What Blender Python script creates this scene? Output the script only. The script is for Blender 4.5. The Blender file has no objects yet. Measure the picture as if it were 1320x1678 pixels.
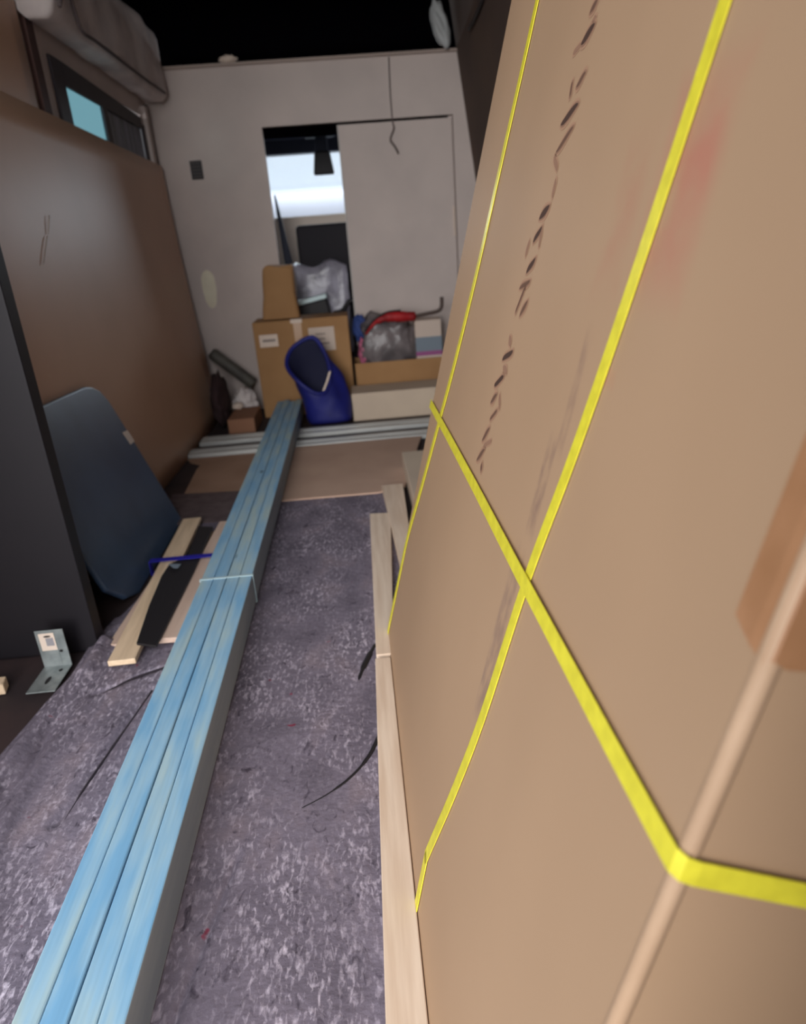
import bpy, bmesh, math, random
from mathutils import Vector, Matrix, noise
random.seed(7)
SC = bpy.context.scene
COL = SC.collection

# ------------------------------------------------------------------ camera
cam_d = bpy.data.cameras.new('camera')
cam = bpy.data.objects.new('camera', cam_d)
COL.objects.link(cam)
SC.camera = cam
R_ = Vector((0.99470, -0.09292, 0.04330))
F_ = Vector((-0.07404, -0.36123, 0.92953))
U_ = Vector((-0.07073, -0.92783, -0.36620))
right = Vector((R_[0], F_[0], U_[0]))
down = Vector((R_[1], F_[1], U_[1]))
fwd = Vector((R_[2], F_[2], U_[2]))
rot = Matrix((right, -down, -fwd)).transposed()
cam.matrix_world = Matrix.Translation((0, 0, 1.02)) @ rot.to_4x4()
cam_d.sensor_fit = 'HORIZONTAL'
cam_d.sensor_width = 36.0
cam_d.lens = 36.0 * 1130.0 / 1320.0
cam_d.clip_start = 0.02
cam_d.dof.use_dof = True
cam_d.dof.focus_distance = 1.05
cam_d.dof.aperture_fstop = 5.0

# ------------------------------------------------------------------ world / light / exposure
w = bpy.data.worlds.new('daylight')
SC.world = w
w.use_nodes = True
bgn = w.node_tree.nodes['Background']
bgn.inputs[0].default_value = (0.86, 0.93, 1.0, 1)
bgn.inputs[1].default_value = 1.25

def area(name, loc, direction, sx, sy, power, color):
    ld = bpy.data.lights.new(name, 'AREA')
    ld.shape = 'RECTANGLE'; ld.size = sx; ld.size_y = sy
    ld.energy = power; ld.color = color
    o = bpy.data.objects.new(name, ld); COL.objects.link(o)
    o.location = loc
    o.rotation_euler = Vector(direction).to_track_quat('-Z', 'Y').to_euler()
    return o
area('rear_high_daylight', (-0.6, -3.6, 4.0), (0.10, 1.0, -0.70), 6.0, 2.6, 300, (0.95, 0.97, 1.0))
area('rear_low_daylight', (-2.1, -4.6, 1.9), (0.38, 1.0, -0.12), 4.6, 2.6, 560, (1.0, 0.985, 0.97))
area('windscreen_daylight', (-0.1, 7.2, 1.80), (0, -1.0, -0.15), 2.4, .46, 80, (0.92, 0.96, 1.0))

SC.view_settings.view_transform = 'Standard'
SC.view_settings.look = 'None'
SC.view_settings.gamma = 1.0
SC.view_settings.use_curve_mapping = False
SC.view_settings.exposure = -0.18

# ------------------------------------------------------------------ helpers
def srgb(r, g, b):
    def f(c):
        c /= 255.0
        return c / 12.92 if c <= 0.04045 else ((c + 0.055) / 1.055) ** 2.4
    return (f(r), f(g), f(b), 1)

def mat(name, col, rough=0.7, col2=None, scale=8.0, stretch=(1, 1, 1), detail=4, metal=0.0,
        bump=0.0, bump_scale=40.0, spec=0.5, lo=0.35, hi=0.65, coat=0.0, trans=0.0, sheen=0.0):
    m = bpy.data.materials.new(name); m.use_nodes = True
    nt = m.node_tree; b = nt.nodes['Principled BSDF']
    b.inputs['Base Color'].default_value = col
    b.inputs['Roughness'].default_value = rough
    b.inputs['Metallic'].default_value = metal
    b.inputs['Specular IOR Level'].default_value = spec
    b.inputs['Coat Weight'].default_value = coat
    b.inputs['Transmission Weight'].default_value = trans
    b.inputs['Sheen Weight'].default_value = sheen
    tc = nt.nodes.new('ShaderNodeTexCoord')
    mp = nt.nodes.new('ShaderNodeMapping'); mp.inputs['Scale'].default_value = stretch
    nt.links.new(tc.outputs['Object'], mp.inputs[0])
    if col2 is not None:
        n = nt.nodes.new('ShaderNodeTexNoise'); n.inputs['Scale'].default_value = scale
        n.inputs['Detail'].default_value = detail
        nt.links.new(mp.outputs[0], n.inputs['Vector'])
        r = nt.nodes.new('ShaderNodeValToRGB')
        r.color_ramp.elements[0].position = lo; r.color_ramp.elements[0].color = col
        r.color_ramp.elements[1].position = hi; r.color_ramp.elements[1].color = col2
        nt.links.new(n.outputs['Fac'], r.inputs[0])
        nt.links.new(r.outputs[0], b.inputs['Base Color'])
    if bump:
        n2 = nt.nodes.new('ShaderNodeTexNoise'); n2.inputs['Scale'].default_value = bump_scale
        n2.inputs['Detail'].default_value = 5
        nt.links.new(mp.outputs[0], n2.inputs['Vector'])
        bp = nt.nodes.new('ShaderNodeBump'); bp.inputs['Strength'].default_value = bump
        bp.inputs['Distance'].default_value = 0.01
        nt.links.new(n2.outputs['Fac'], bp.inputs['Height'])
        nt.links.new(bp.outputs[0], b.inputs['Normal'])
    return m

def tag(o, label=None, cat=None, group=None, kind=None):
    if label: o['label'] = label
    if cat: o['category'] = cat
    if group: o['group'] = group
    if kind: o['kind'] = kind
    return o

def empty(name, loc, rot=(0, 0, 0)):
    o = bpy.data.objects.new(name, None); COL.objects.link(o)
    o.location = loc; o.rotation_euler = rot
    o.empty_display_size = 0.05
    return o

def link_mesh(name, bm, m, parent=None, loc=None, rot=None, smooth=False, bevel=0.0, seg=2, mods=()):
    bmesh.ops.recalc_face_normals(bm, faces=bm.faces[:])
    me = bpy.data.meshes.new(name); bm.to_mesh(me); bm.free()
    if m: me.materials.append(m)
    o = bpy.data.objects.new(name, me); COL.objects.link(o)
    if parent: o.parent = parent
    if loc: o.location = loc
    if rot: o.rotation_euler = rot
    if smooth:
        for p in me.polygons: p.use_smooth = True
    if bevel:
        b = o.modifiers.new('bevel', 'BEVEL'); b.width = bevel; b.segments = seg; b.limit_method = 'ANGLE'
        b.angle_limit = math.radians(40)
    return o

def add_box(bm, x0, x1, y0, y1, z0, z1, mx=None):
    vs = [bm.verts.new(Vector((x, y, z))) for x in (x0, x1) for y in (y0, y1) for z in (z0, z1)]
    for f in ((0, 1, 3, 2), (4, 6, 7, 5), (0, 4, 5, 1), (2, 3, 7, 6), (0, 2, 6, 4), (1, 5, 7, 3)):
        bm.faces.new([vs[i] for i in f])
    if mx is not None:
        for v in vs: v.co = mx @ v.co
    return vs

def box(name, x0, x1, y0, y1, z0, z1, m, parent=None, bevel=0.0, **k):
    bm = bmesh.new(); add_box(bm, x0, x1, y0, y1, z0, z1)
    return link_mesh(name, bm, m, parent, bevel=bevel, **k)

def slab(name, pts, nrm, thick, m, parent=None, bevel=0.0, **k):
    """solid sheet: polygon pts (3D, coplanar or nearly) extruded by thick along nrm"""
    bm = bmesh.new(); n = Vector(nrm).normalized() * thick
    a = [bm.verts.new(Vector(p)) for p in pts]; b = [bm.verts.new(Vector(p) + n) for p in pts]
    bm.faces.new(a); bm.faces.new(b[::-1])
    for i in range(len(pts)):
        j = (i + 1) % len(pts); bm.faces.new((a[i], b[i], b[j], a[j]))
    return link_mesh(name, bm, m, parent, bevel=bevel, **k)

def add_tube(bm, pts, rad, n=10, cap=True):
    pts = [Vector(p) for p in pts]
    rads = rad if isinstance(rad, (list, tuple)) else [rad] * len(pts)
    rings = []; t0 = (pts[1] - pts[0]).normalized()
    up = Vector((0, 0, 1)) if abs(t0.z) < .9 else Vector((1, 0, 0))
    u = t0.cross(up).normalized()
    for i, p in enumerate(pts):
        t = (pts[min(i + 1, len(pts) - 1)] - pts[max(i - 1, 0)]).normalized()
        u = (u - t * u.dot(t)).normalized(); v = t.cross(u)
        rings.append([bm.verts.new(p + (u * math.cos(2 * math.pi * k / n) + v * math.sin(2 * math.pi * k / n)) * rads[i]) for k in range(n)])
    for a, b in zip(rings, rings[1:]):
        for k in range(n): bm.faces.new((a[k], a[(k + 1) % n], b[(k + 1) % n], b[k]))
    if cap: bm.faces.new(rings[0][::-1]); bm.faces.new(rings[-1])

def smooth_path(pts, sub=6):
    P = [Vector(p) for p in pts]; out = []
    for i in range(len(P) - 1):
        p0 = P[max(i - 1, 0)]; p1 = P[i]; p2 = P[i + 1]; p3 = P[min(i + 2, len(P) - 1)]
        for s in range(sub):
            t = s / sub
            out.append(0.5 * ((2 * p1) + (p2 - p0) * t + (2 * p0 - 5 * p1 + 4 * p2 - p3) * t * t + (3 * p1 - p0 - 3 * p2 + p3) * t ** 3))
    out.append(P[-1]); return out

def tube(name, pts, rad, m, parent=None, n=10, sub=6, **k):
    bm = bmesh.new(); add_tube(bm, smooth_path(pts, sub) if sub else pts, rad, n)
    return link_mesh(name, bm, m, parent, smooth=True, **k)

def ribbon(name, pts, side, width, thick, nrm, m, parent=None, **k):
    """flat strap: path pts, side = list of width directions, nrm = list of thickness directions"""
    bm = bmesh.new(); rings = []
    for p, s, n in zip(pts, side, nrm):
        p = Vector(p); s = Vector(s).normalized() * width / 2; n = Vector(n).normalized() * thick
        rings.append([bm.verts.new(q) for q in (p - s, p + s, p + s + n, p - s + n)])
    for a, b in zip(rings, rings[1:]):
        for i in range(4): bm.faces.new((a[i], a[(i + 1) % 4], b[(i + 1) % 4], b[i]))
    bm.faces.new(rings[0][::-1]); bm.faces.new(rings[-1])
    return link_mesh(name, bm, m, parent, **k)

# ------------------------------------------------------------------ materials
M = {}
M['wall'] = mat('painted_wall', srgb(208, 193, 186), 0.75, srgb(197, 183, 177), 3, bump=.15, bump_scale=6)
M['liner'] = mat('dark_liner', srgb(86, 66, 54), 0.85, srgb(76, 58, 50), 3)
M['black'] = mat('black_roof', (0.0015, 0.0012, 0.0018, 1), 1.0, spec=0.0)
M['dirty'] = mat('floor_paint', srgb(58, 42, 42), .8, srgb(40, 30, 33), 6)
M['card'] = None
M['hard'] = mat('hardboard', srgb(208, 166, 136), 0.46, srgb(200, 158, 128), 2, spec=0.8)
M['card_floor'] = mat('kraft_sheet', srgb(168, 134, 112), 0.8, srgb(156, 122, 100), 5)
M['card_small'] = mat('kraft_carton', srgb(168, 126, 82), 0.8, srgb(158, 116, 74), 4)
M['card_pale'] = mat('pale_carton', srgb(206, 186, 164), 0.8, srgb(196, 176, 156), 3)
M['paper'] = mat('white_paper', srgb(226, 206, 190), 0.7)
M['paper_grey'] = mat('printed_paper', srgb(205, 186, 172), 0.7)
M['ink'] = mat('black_ink', srgb(72, 48, 38), 0.8)
M['ink_soft'] = mat('faint_ink', srgb(146, 110, 88), 0.8)
M['ink_halo'] = mat('ink_spread', srgb(170, 132, 106), 0.7)
M['ink_mid'] = mat('mid_ink', srgb(104, 74, 58), 0.8)
M['tape'] = mat('packing_tape', srgb(150, 106, 72), 0.3, srgb(172, 126, 92), 10, spec=.6)
M['strap'] = mat('yellow_strap', srgb(232, 220, 62), 0.42, srgb(216, 204, 56), 60, spec=.5)
M['clear'] = mat('clear_band', srgb(190, 214, 220), 0.25, spec=.8)
M['pine'] = mat('pale_pine', srgb(230, 208, 186), 0.6, srgb(214, 188, 164), 5, stretch=(12, .8, 12))
M['slat'] = mat('slat_wood', srgb(236, 208, 176), 0.6, srgb(216, 188, 156), 6, stretch=(8, .8, 8))
M['slat2'] = mat('slat_birch', srgb(212, 184, 166), 0.6, srgb(200, 170, 152), 6, stretch=(8, .8, 8))
M['darkpanel'] = mat('charcoal_laminate', srgb(28, 24, 29), 0.5, srgb(24, 21, 26), 3, spec=.35)
M['slate'] = mat('slate_vinyl', srgb(68, 90, 118), 0.36, srgb(56, 74, 100), 3, spec=.55)
M['blackmat'] = mat('black_plastic', srgb(24, 20, 24), 0.6)
M['zinc'] = mat('galvanised', srgb(170, 176, 176), 0.45, srgb(140, 148, 148), 30, metal=.55)
M['steel'] = mat('galvanised_stud', srgb(206, 206, 202), 0.45, srgb(178, 178, 176), 5, stretch=(.5, 6, 6), metal=.5)
M['bag'] = mat('navy_fabric', srgb(24, 30, 118), 0.6, srgb(18, 22, 96), 6, bump=.4, bump_scale=12)
M['bluestrap'] = mat('blue_band', srgb(22, 18, 150), 0.5)
M['winframe'] = mat('dark_window_rubber', srgb(44, 36, 42), 0.6)
M['curtain'] = mat('grey_curtain', srgb(142, 132, 142), 0.9, srgb(100, 92, 100), 40, stretch=(1, 1, .05))
M['pad'] = mat('white_padding', srgb(232, 220, 216), 0.9, srgb(206, 194, 192), 7, bump=.4, bump_scale=6)
M['wood_dark'] = mat('dark_post', srgb(72, 44, 38), 0.7)
M['grey'] = mat('grey_plastic', srgb(96, 92, 84), 0.6, srgb(76, 72, 68), 12)
M['darkbag'] = mat('dark_cloth', srgb(60, 40, 42), 0.85, srgb(44, 26, 28), 10, bump=.5, bump_scale=15)
M['red'] = mat('red_cloth', srgb(180, 22, 28), 0.6, srgb(140, 14, 22), 10)
M['pink'] = mat('pink_plastic', srgb(200, 110, 140), 0.4)
M['bluecloth'] = mat('blue_cloth', srgb(50, 70, 130), 0.8)
M['greybag'] = mat('grey_plastic_bag', srgb(122, 112, 112), 0.35, srgb(88, 82, 84), 9, bump=.8, bump_scale=14)
M['silver'] = mat('silver_bag', srgb(170, 166, 180), 0.3, srgb(120, 116, 126), 8, bump=.9, bump_scale=10)
M['seat'] = mat('black_seat', srgb(30, 26, 32), 0.8)
M['dash'] = mat('pale_dash', srgb(226, 222, 240), 0.6)
M['cream'] = mat('cream_trim', srgb(226, 210, 196), 0.6)
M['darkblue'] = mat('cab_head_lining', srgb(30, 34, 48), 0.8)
M['mint'] = mat('pale_mint_plastic', srgb(225, 246, 248), 0.5)
M['magenta'] = mat('magenta_print', srgb(150, 76, 130), 0.6)
M['greyblue'] = mat('grey_blue_print', srgb(118, 130, 142), 0.6)
M['notice'] = mat('pale_tape', srgb(236, 228, 204), 0.5, srgb(226, 216, 192), 10)

def glass(name, col, rough=0.0):
    m = bpy.data.materials.new(name); m.use_nodes = True
    nt = m.node_tree; b = nt.nodes['Principled BSDF']
    out = nt.nodes['Material Output']
    t = nt.nodes.new('ShaderNodeBsdfTransparent'); t.inputs[0].default_value = col
    g = nt.nodes.new('ShaderNodeBsdfGlossy'); g.inputs['Roughness'].default_value = 0.05
    mx = nt.nodes.new('ShaderNodeMixShader')
    mx.inputs[0].default_value = 0.08; nt.links.new(t.outputs[0], mx.inputs[1]); nt.links.new(g.outputs[0], mx.inputs[2])
    nt.links.new(mx.outputs[0], out.inputs[0])
    return m
M['glass_cyan'] = glass('green_tinted_glass', (0.42, 0.60, 0.63, 1))
M['glass'] = glass('windscreen_glass', (0.90, 0.94, 0.97, 1))

def cardboard():
    """big carton: kraft board with faint flutes, red faded print and grey faded print (object coordinates)"""
    m = bpy.data.materials.new('big_kraft_carton'); m.use_nodes = True
    nt = m.node_tree; N = nt.nodes; Lk = nt.links; b = N['Principled BSDF']
    b.inputs['Roughness'].default_value = 0.62
    b.inputs['Specular IOR Level'].default_value = 0.35
    tc = N.new('ShaderNodeTexCoord')
    def noise_(scale, stretch=(1, 1, 1), detail=3):
        mp = N.new('ShaderNodeMapping'); mp.inputs['Scale'].default_value = stretch
        Lk.new(tc.outputs['Object'], mp.inputs[0])
        n = N.new('ShaderNodeTexNoise'); n.inputs['Scale'].default_value = scale; n.inputs['Detail'].default_value = detail
        Lk.new(mp.outputs[0], n.inputs['Vector']); return n
    r = N.new('ShaderNodeValToRGB'); e = r.color_ramp.elements
    e[0].position = .3; e[0].color = srgb(168, 137, 109); e[1].position = .7; e[1].color = srgb(177, 145, 116)
    Lk.new(noise_(1.6).outputs['Fac'], r.inputs[0])
    sep = N.new('ShaderNodeSeparateXYZ'); Lk.new(tc.outputs['Object'], sep.inputs[0])
    def math_(op, a, b_=None):
        n = N.new('ShaderNodeMath'); n.operation = op
        for i, v in enumerate((a, b_)):
            if v is None: continue
            if isinstance(v, (int, float)): n.inputs[i].default_value = v
            else: Lk.new(v, n.inputs[i])
        return n.outputs[0]
    def soft_box(y0, y1, z0, z1, soft, slope=0.0):
        # gaussian-like blob centred on the print area, slope slants it
        yc, zc = (y0 + y1) / 2, (z0 + z1) / 2
        dz = math_('SUBTRACT', sep.outputs[2], zc)
        dy = math_('SUBTRACT', math_('SUBTRACT', sep.outputs[1], yc), math_('MULTIPLY', dz, slope))
        ay = math_('DIVIDE', math_('ABSOLUTE', dy), (y1 - y0) / 2)
        az = math_('DIVIDE', math_('ABSOLUTE', dz), (z1 - z0) / 2)
        mx_ = math_('MAXIMUM', ay, az)
        mr = N.new('ShaderNodeMapRange'); mr.interpolation_type = 'SMOOTHSTEP'
        Lk.new(mx_, mr.inputs[0]); mr.inputs[1].default_value = 1.0; mr.inputs[2].default_value = 1 - soft
        mr.inputs[3].default_value = 0; mr.inputs[4].default_value = 1
        return mr.outputs[0]
    def over(prev, mask, nscale, colr, strength, st=(1, 1, 1), lo=.38, hi=.62):
        n = noise_(nscale, st, 4)
        mr = N.new('ShaderNodeMapRange'); mr.inputs[1].default_value = lo; mr.inputs[2].default_value = hi
        mr.inputs[3].default_value = .15; mr.inputs[4].default_value = 1
        Lk.new(n.outputs['Fac'], mr.inputs[0])
        f = math_('MULTIPLY', math_('MULTIPLY', mask, mr.outputs[0]), strength)
        mx = N.new('ShaderNodeMix'); mx.data_type = 'RGBA'
        Lk.new(f, mx.inputs[0]); Lk.new(prev, mx.inputs[6]); mx.inputs[7].default_value = colr
        return mx.outputs[2]
    c = r.outputs[0]
    c = over(c, soft_box(.515, .655, .96, 1.18, .75), 14, srgb(182, 92, 84), .62, (1, 1, 1), .3, .7)
    c = over(c, soft_box(.65, .74, .96, 1.15, .8), 12, srgb(170, 108, 90), .38)
    c = over(c, soft_box(.60, .64, .90, .925, .7), 20, srgb(180, 104, 88), .35)
    c = over(c, soft_box(.705, .745, .70, .84, .5), 60, srgb(118, 92, 86), .55, (1, 1, .5))
    c = over(c, soft_box(.715, .765, .42, .70, .4), 60, srgb(120, 96, 92), .55, (1, 1, .4))
    c = over(c, soft_box(.685, .715, .80, .96, .6), 60, srgb(120, 92, 86), .4, (1, 1, .5))
    Lk.new(c, b.inputs['Base Color'])
    bp = N.new('ShaderNodeBump'); bp.inputs['Strength'].default_value = .25; bp.inputs['Distance'].default_value = .01
    Lk.new(noise_(3.0, (1, 1, .6), 2).outputs['Fac'], bp.inputs['Height']); Lk.new(bp.outputs[0], b.inputs['Normal'])
    return m
M['card'] = cardboard()

def blanket_mat():
    m = bpy.data.materials.new('recycled_felt'); m.use_nodes = True
    nt = m.node_tree; N = nt.nodes; Lk = nt.links; b = N['Principled BSDF']
    b.inputs['Roughness'].default_value = 0.95; b.inputs['Specular IOR Level'].default_value = 0.15
    tc = N.new('ShaderNodeTexCoord')
    def nz(scale, st, detail, dist=0.0):
        mp = N.new('ShaderNodeMapping'); mp.inputs['Scale'].default_value = st
        Lk.new(tc.outputs['Object'], mp.inputs[0])
        n = N.new('ShaderNodeTexNoise'); n.inputs['Scale'].default_value = scale; n.inputs['Detail'].default_value = detail
        n.inputs['Distortion'].default_value = dist
        Lk.new(mp.outputs[0], n.inputs['Vector']); return n
    def ramp(n, stops):
        r = N.new('ShaderNodeValToRGB')
        while len(r.color_ramp.elements) < len(stops): r.color_ramp.elements.new(.5)
        for e, (p, c) in zip(r.color_ramp.elements, stops): e.position = p; e.color = c
        Lk.new(n.outputs['Fac'], r.inputs[0]); return r
    base = ramp(nz(9, (1, .7, 1), 5), [(.3, srgb(102, 94, 106)), (.55, srgb(120, 111, 124)), (.75, srgb(136, 122, 130))])
    fl = ramp(nz(110, (1.2, .5, 1), 5, .5), [(.50, (0, 0, 0, 1)), (.78, (1, 1, 1, 1))])
    fl3 = ramp(nz(7, (1, .6, 1), 3), [(.40, (.15, .15, .15, 1)), (.62, (1, 1, 1, 1))])
    mm = N.new('ShaderNodeMath'); mm.operation = 'MULTIPLY'
    Lk.new(fl.outputs[0], mm.inputs[0]); Lk.new(fl3.outputs[0], mm.inputs[1])
    mx = N.new('ShaderNodeMix'); mx.data_type = 'RGBA'; mx.inputs[7].default_value = srgb(210, 198, 212)
    Lk.new(mm.outputs[0], mx.inputs[0]); Lk.new(base.outputs[0], mx.inputs[6])
    dk = ramp(nz(45, (1, .6, 1), 4, 1.2), [(.60, (0, 0, 0, 1)), (.74, (1, 1, 1, 1))])
    mx2 = N.new('ShaderNodeMix'); mx2.data_type = 'RGBA'; mx2.inputs[7].default_value = srgb(52, 44, 56)
    mp2 = N.new('ShaderNodeMath'); mp2.operation = 'MULTIPLY'; mp2.inputs[1].default_value = .8
    Lk.new(dk.outputs[0], mp2.inputs[0]); Lk.new(mp2.outputs[0], mx2.inputs[0]); Lk.new(mx.outputs[2], mx2.inputs[6])
    rd = ramp(nz(26, (1, 1, 1), 2), [(.74, (0, 0, 0, 1)), (.78, (1, 1, 1, 1))])
    mx3 = N.new('ShaderNodeMix'); mx3.data_type = 'RGBA'; mx3.inputs[7].default_value = srgb(128, 60, 78)
    Lk.new(rd.outputs[0], mx3.inputs[0]); Lk.new(mx2.outputs[2], mx3.inputs[6])
    Lk.new(mx3.outputs[2], b.inputs['Base Color'])
    bp = N.new('ShaderNodeBump'); bp.inputs['Strength'].default_value = .6; bp.inputs['Distance'].default_value = .004
    Lk.new(nz(70, (1, 1, 1), 4).outputs['Fac'], bp.inputs['Height']); Lk.new(bp.outputs[0], b.inputs['Normal'])
    return m
M['blanket'] = blanket_mat()

def timber_mat(i):
    m = bpy.data.materials.new('blue_treated_pine'); m.use_nodes = True
    nt = m.node_tree; N = nt.nodes; Lk = nt.links; b = N['Principled BSDF']
    b.inputs['Roughness'].default_value = 0.55; b.inputs['Specular IOR Level'].default_value = 0.4
    tc = N.new('ShaderNodeTexCoord')
    def nz(scale, st, off, detail=3):
        mp = N.new('ShaderNodeMapping'); mp.inputs['Scale'].default_value = st; mp.inputs['Location'].default_value = off
        Lk.new(tc.outputs['Object'], mp.inputs[0])
        n = N.new('ShaderNodeTexNoise'); n.inputs['Scale'].default_value = scale; n.inputs['Detail'].default_value = detail
        Lk.new(mp.outputs[0], n.inputs['Vector']); return n
    r = N.new('ShaderNodeValToRGB'); e = r.color_ramp.elements; e.new(.5)
    e[0].position = .34; e[0].color = srgb(120, 170, 206)
    e[1].position = .5; e[1].color = srgb(146, 184, 208)
    e[2].position = .68; e[2].color = srgb(172, 194, 196)
    Lk.new(nz(2.4, (9, 1.6, 3), (i * 3.1, i * 1.7, 0)).outputs['Fac'], r.inputs[0])
    r2 = N.new('ShaderNodeValToRGB'); e2 = r2.color_ramp.elements
    e2[0].position = .35; e2[0].color = (.90, .91, .92, 1); e2[1].position = .6; e2[1].color = (1, 1, 1, 1)
    Lk.new(nz(14, (10, .35, 10), (i * 2.3, i, i)).outputs['Fac'], r2.inputs[0])
    mx = N.new('ShaderNodeMix'); mx.data_type = 'RGBA'; mx.blend_type = 'MULTIPLY'; mx.inputs[0].default_value = 1
    Lk.new(r.outputs[0], mx.inputs[6]); Lk.new(r2.outputs[0], mx.inputs[7])
    # knots
    v = N.new('ShaderNodeTexVoronoi'); v.inputs['Scale'].default_value = 1.0
    mp = N.new('ShaderNodeMapping'); mp.inputs['Scale'].default_value = (5, 1.9, 5); mp.inputs['Location'].default_value = (i * 1.37, i * .63, 0)
    Lk.new(tc.outputs['Object'], mp.inputs[0]); Lk.new(mp.outputs[0], v.inputs['Vector'])
    r3 = N.new('ShaderNodeValToRGB'); e3 = r3.color_ramp.elements
    e3[0].position = .02; e3[0].color = (1, 1, 1, 1); e3[1].position = .05; e3[1].color = (0, 0, 0, 1)
    Lk.new(v.outputs['Distance'], r3.inputs[0])
    mx2 = N.new('ShaderNodeMix'); mx2.data_type = 'RGBA'; mx2.inputs[7].default_value = srgb(70, 96, 112)
    Lk.new(r3.outputs[0], mx2.inputs[0]); Lk.new(mx.outputs[2], mx2.inputs[6])
    Lk.new(mx2.outputs[2], b.inputs['Base Color'])
    return m

# ------------------------------------------------------------------ van shell
def struct(o):
    o['kind'] = 'structure'; return o

struct(box('floor', -1.16, 1.06, -0.25, 4.80, -0.05, 0.0, M['dirty']))
struct(box('ceiling', -1.16, 1.06, 0.45, 6.9, 2.42, 2.46, M['black']))
# left wall with its window hole
bm = bmesh.new()
add_box(bm, -1.16, -1.12, 0.45, 3.34, 0, 2.42)
add_box(bm, -1.16, -1.12, 4.76, 4.80, 0, 2.42)
add_box(bm, -1.16, -1.12, 3.34, 4.76, 0, 1.22)
add_box(bm, -1.16, -1.12, 3.34, 4.76, 1.79, 2.42)
struct(link_mesh('wall_left', bm, M['wall']))
# unseen blocker added behind the camera, keeps rear light off the carton end
struct(box('wall_rear_blocker', 0.0, 1.02, -0.14, -0.10, -0.05, 2.42, M['wall']))
# dark upper cavity over the cab
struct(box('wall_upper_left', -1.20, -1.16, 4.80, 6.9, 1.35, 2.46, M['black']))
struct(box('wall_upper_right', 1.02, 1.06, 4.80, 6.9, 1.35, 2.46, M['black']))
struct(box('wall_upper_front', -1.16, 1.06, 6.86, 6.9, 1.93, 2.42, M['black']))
# right wall leans inward towards the roof
struct(slab('wall_right', [(1.02, -0.10, 0), (1.02, 4.80, 0), (0.703, 4.80, 2.42), (0.703, -0.10, 2.42)], (1, 0, .131), .04, M['liner']))
# bulkhead between cargo space and cab
bm = bmesh.new()
add_box(bm, -1.12, -0.455, 4.80, 4.84, 0, 2.04)
add_box(bm, -0.455, 0.715, 4.80, 4.84, 1.715, 2.04)
vs = add_box(bm, 0.715, 1.02, 4.80, 4.84, 0, 2.04)
for v in vs:
    if v.co.x > .9 and v.co.z > 1: v.co.x = .753
struct(link_mesh('wall_front', bm, M['wall']))
box_top = struct(box('trim_1', -1.12, 0.753, 4.775, 4.845, 2.04, 2.055, mat('ledge_trim', srgb(168, 150, 140), .7)))
# sliding door standing half open
door = struct(empty('door_1', (0.0, 4.81, 0)))
box('door_panel', 0.006, 0.706, 4.812, 4.832, 0.02, 1.700, M['wall'], door)
door.location = (0, 0, 0)
box('edge_strip', 0.0, 0.010, 4.806, 4.836, 0.02, 1.700, mat('door_edge', srgb(186, 178, 172), .5), door)
box('pull_handle', 0.694, 0.704, 4.800, 4.814, 1.02, 1.20, M['paper'], door)
# window in left wall
win = struct(empty('window_1', (0, 0, 0)))
bm = bmesh.new()
add_box(bm, -1.121, -1.108, 3.30, 3.42, 1.18, 1.805)
add_box(bm, -1.121, -1.108, 4.585, 4.63, 1.18, 1.77)
add_box(bm, -1.121, -1.108, 3.42, 4.585, 1.715, 1.805)
add_box(bm, -1.121, -1.108, 3.42, 4.585, 1.18, 1.26)
for v in bm.verts:
    if v.co.y > 4.55 and v.co.z > 1.75: v.co.z -= .03
link_mesh('window_frame', bm, M['winframe'], win, bevel=.003)
struct(box('trim_6', -1.13, -1.115, 4.60, 4.78, 1.18, 1.82, M['wall']))
box('window_divider', -1.119, -1.104, 3.87, 3.94, 1.26, 1.715, M['winframe'], win, bevel=.003)
box('window_pane', -1.116, -1.113, 3.42, 3.90, 1.25, 1.72, M['glass_cyan'], win)
box('window_pane', -1.120, -1.117, 3.90, 4.59, 1.25, 1.72, M['glass'], win)
# pleated curtain behind the far pane
bm = bmesh.new(); cols = []
for i in range(61):
    y = 3.93 + .66 * i / 60
    x = -1.130 + .005 * math.sin(i * .9)
    cols.append([bm.verts.new((x, y, z)) for z in (1.24, 1.76)])
for a, b in zip(cols, cols[1:]): bm.faces.new((a[0], b[0], b[1], a[1]))
cu = link_mesh('curtain', bm, M['curtain'], smooth=True)
md = cu.modifiers.new('t', 'SOLIDIFY'); md.thickness = .002
tag(cu, 'grey pleated curtain hanging behind the far half of the left window', 'curtain')
# dark post and corner strips of the shell
struct(box('trim_2', -1.12, -1.10, 3.10, 3.17, 0, 2.42, M['wood_dark']))
struct(box('trim_3', -1.12, -1.095, 4.72, 4.745, 0, 1.86, mat('corner_strip', srgb(60, 50, 48), .7)))
struct(box('trim_4', -1.12, -1.09, 4.635, 4.70, 0, 1.84, M['wall']))

# padded roll of white insulation above the window
bm = bmesh.new()
nx, ny = 14, 40
rings = []
for j in range(ny + 1):
    y = 3.06 + 1.66 * j / ny
    ring = []
    for i in range(nx):
        a = 2 * math.pi * i / nx
        cx, cz = -1.045, 2.045
        px = cx + .075 * (abs(math.cos(a)) ** .45) * (1 if math.cos(a) > 0 else -1)
        pz = cz + .180 * (abs(math.sin(a)) ** .45) * (1 if math.sin(a) > 0 else -1)
        k = noise.noise(Vector((px * 3, y * 4, pz * 5)))
        if math.cos(a) > -.2: px += .022 * k
        pz += .012 * noise.noise(Vector((y * 5, 3, i)))
        ring.append(bm.verts.new((px, y, pz)))
    rings.append(ring)
for a, b in zip(rings, rings[1:]):
    for i in range(nx): bm.faces.new((a[i], a[(i + 1) % nx], b[(i + 1) % nx], b[i]))
bm.faces.new(rings[0][::-1]); bm.faces.new(rings[-1])
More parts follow.
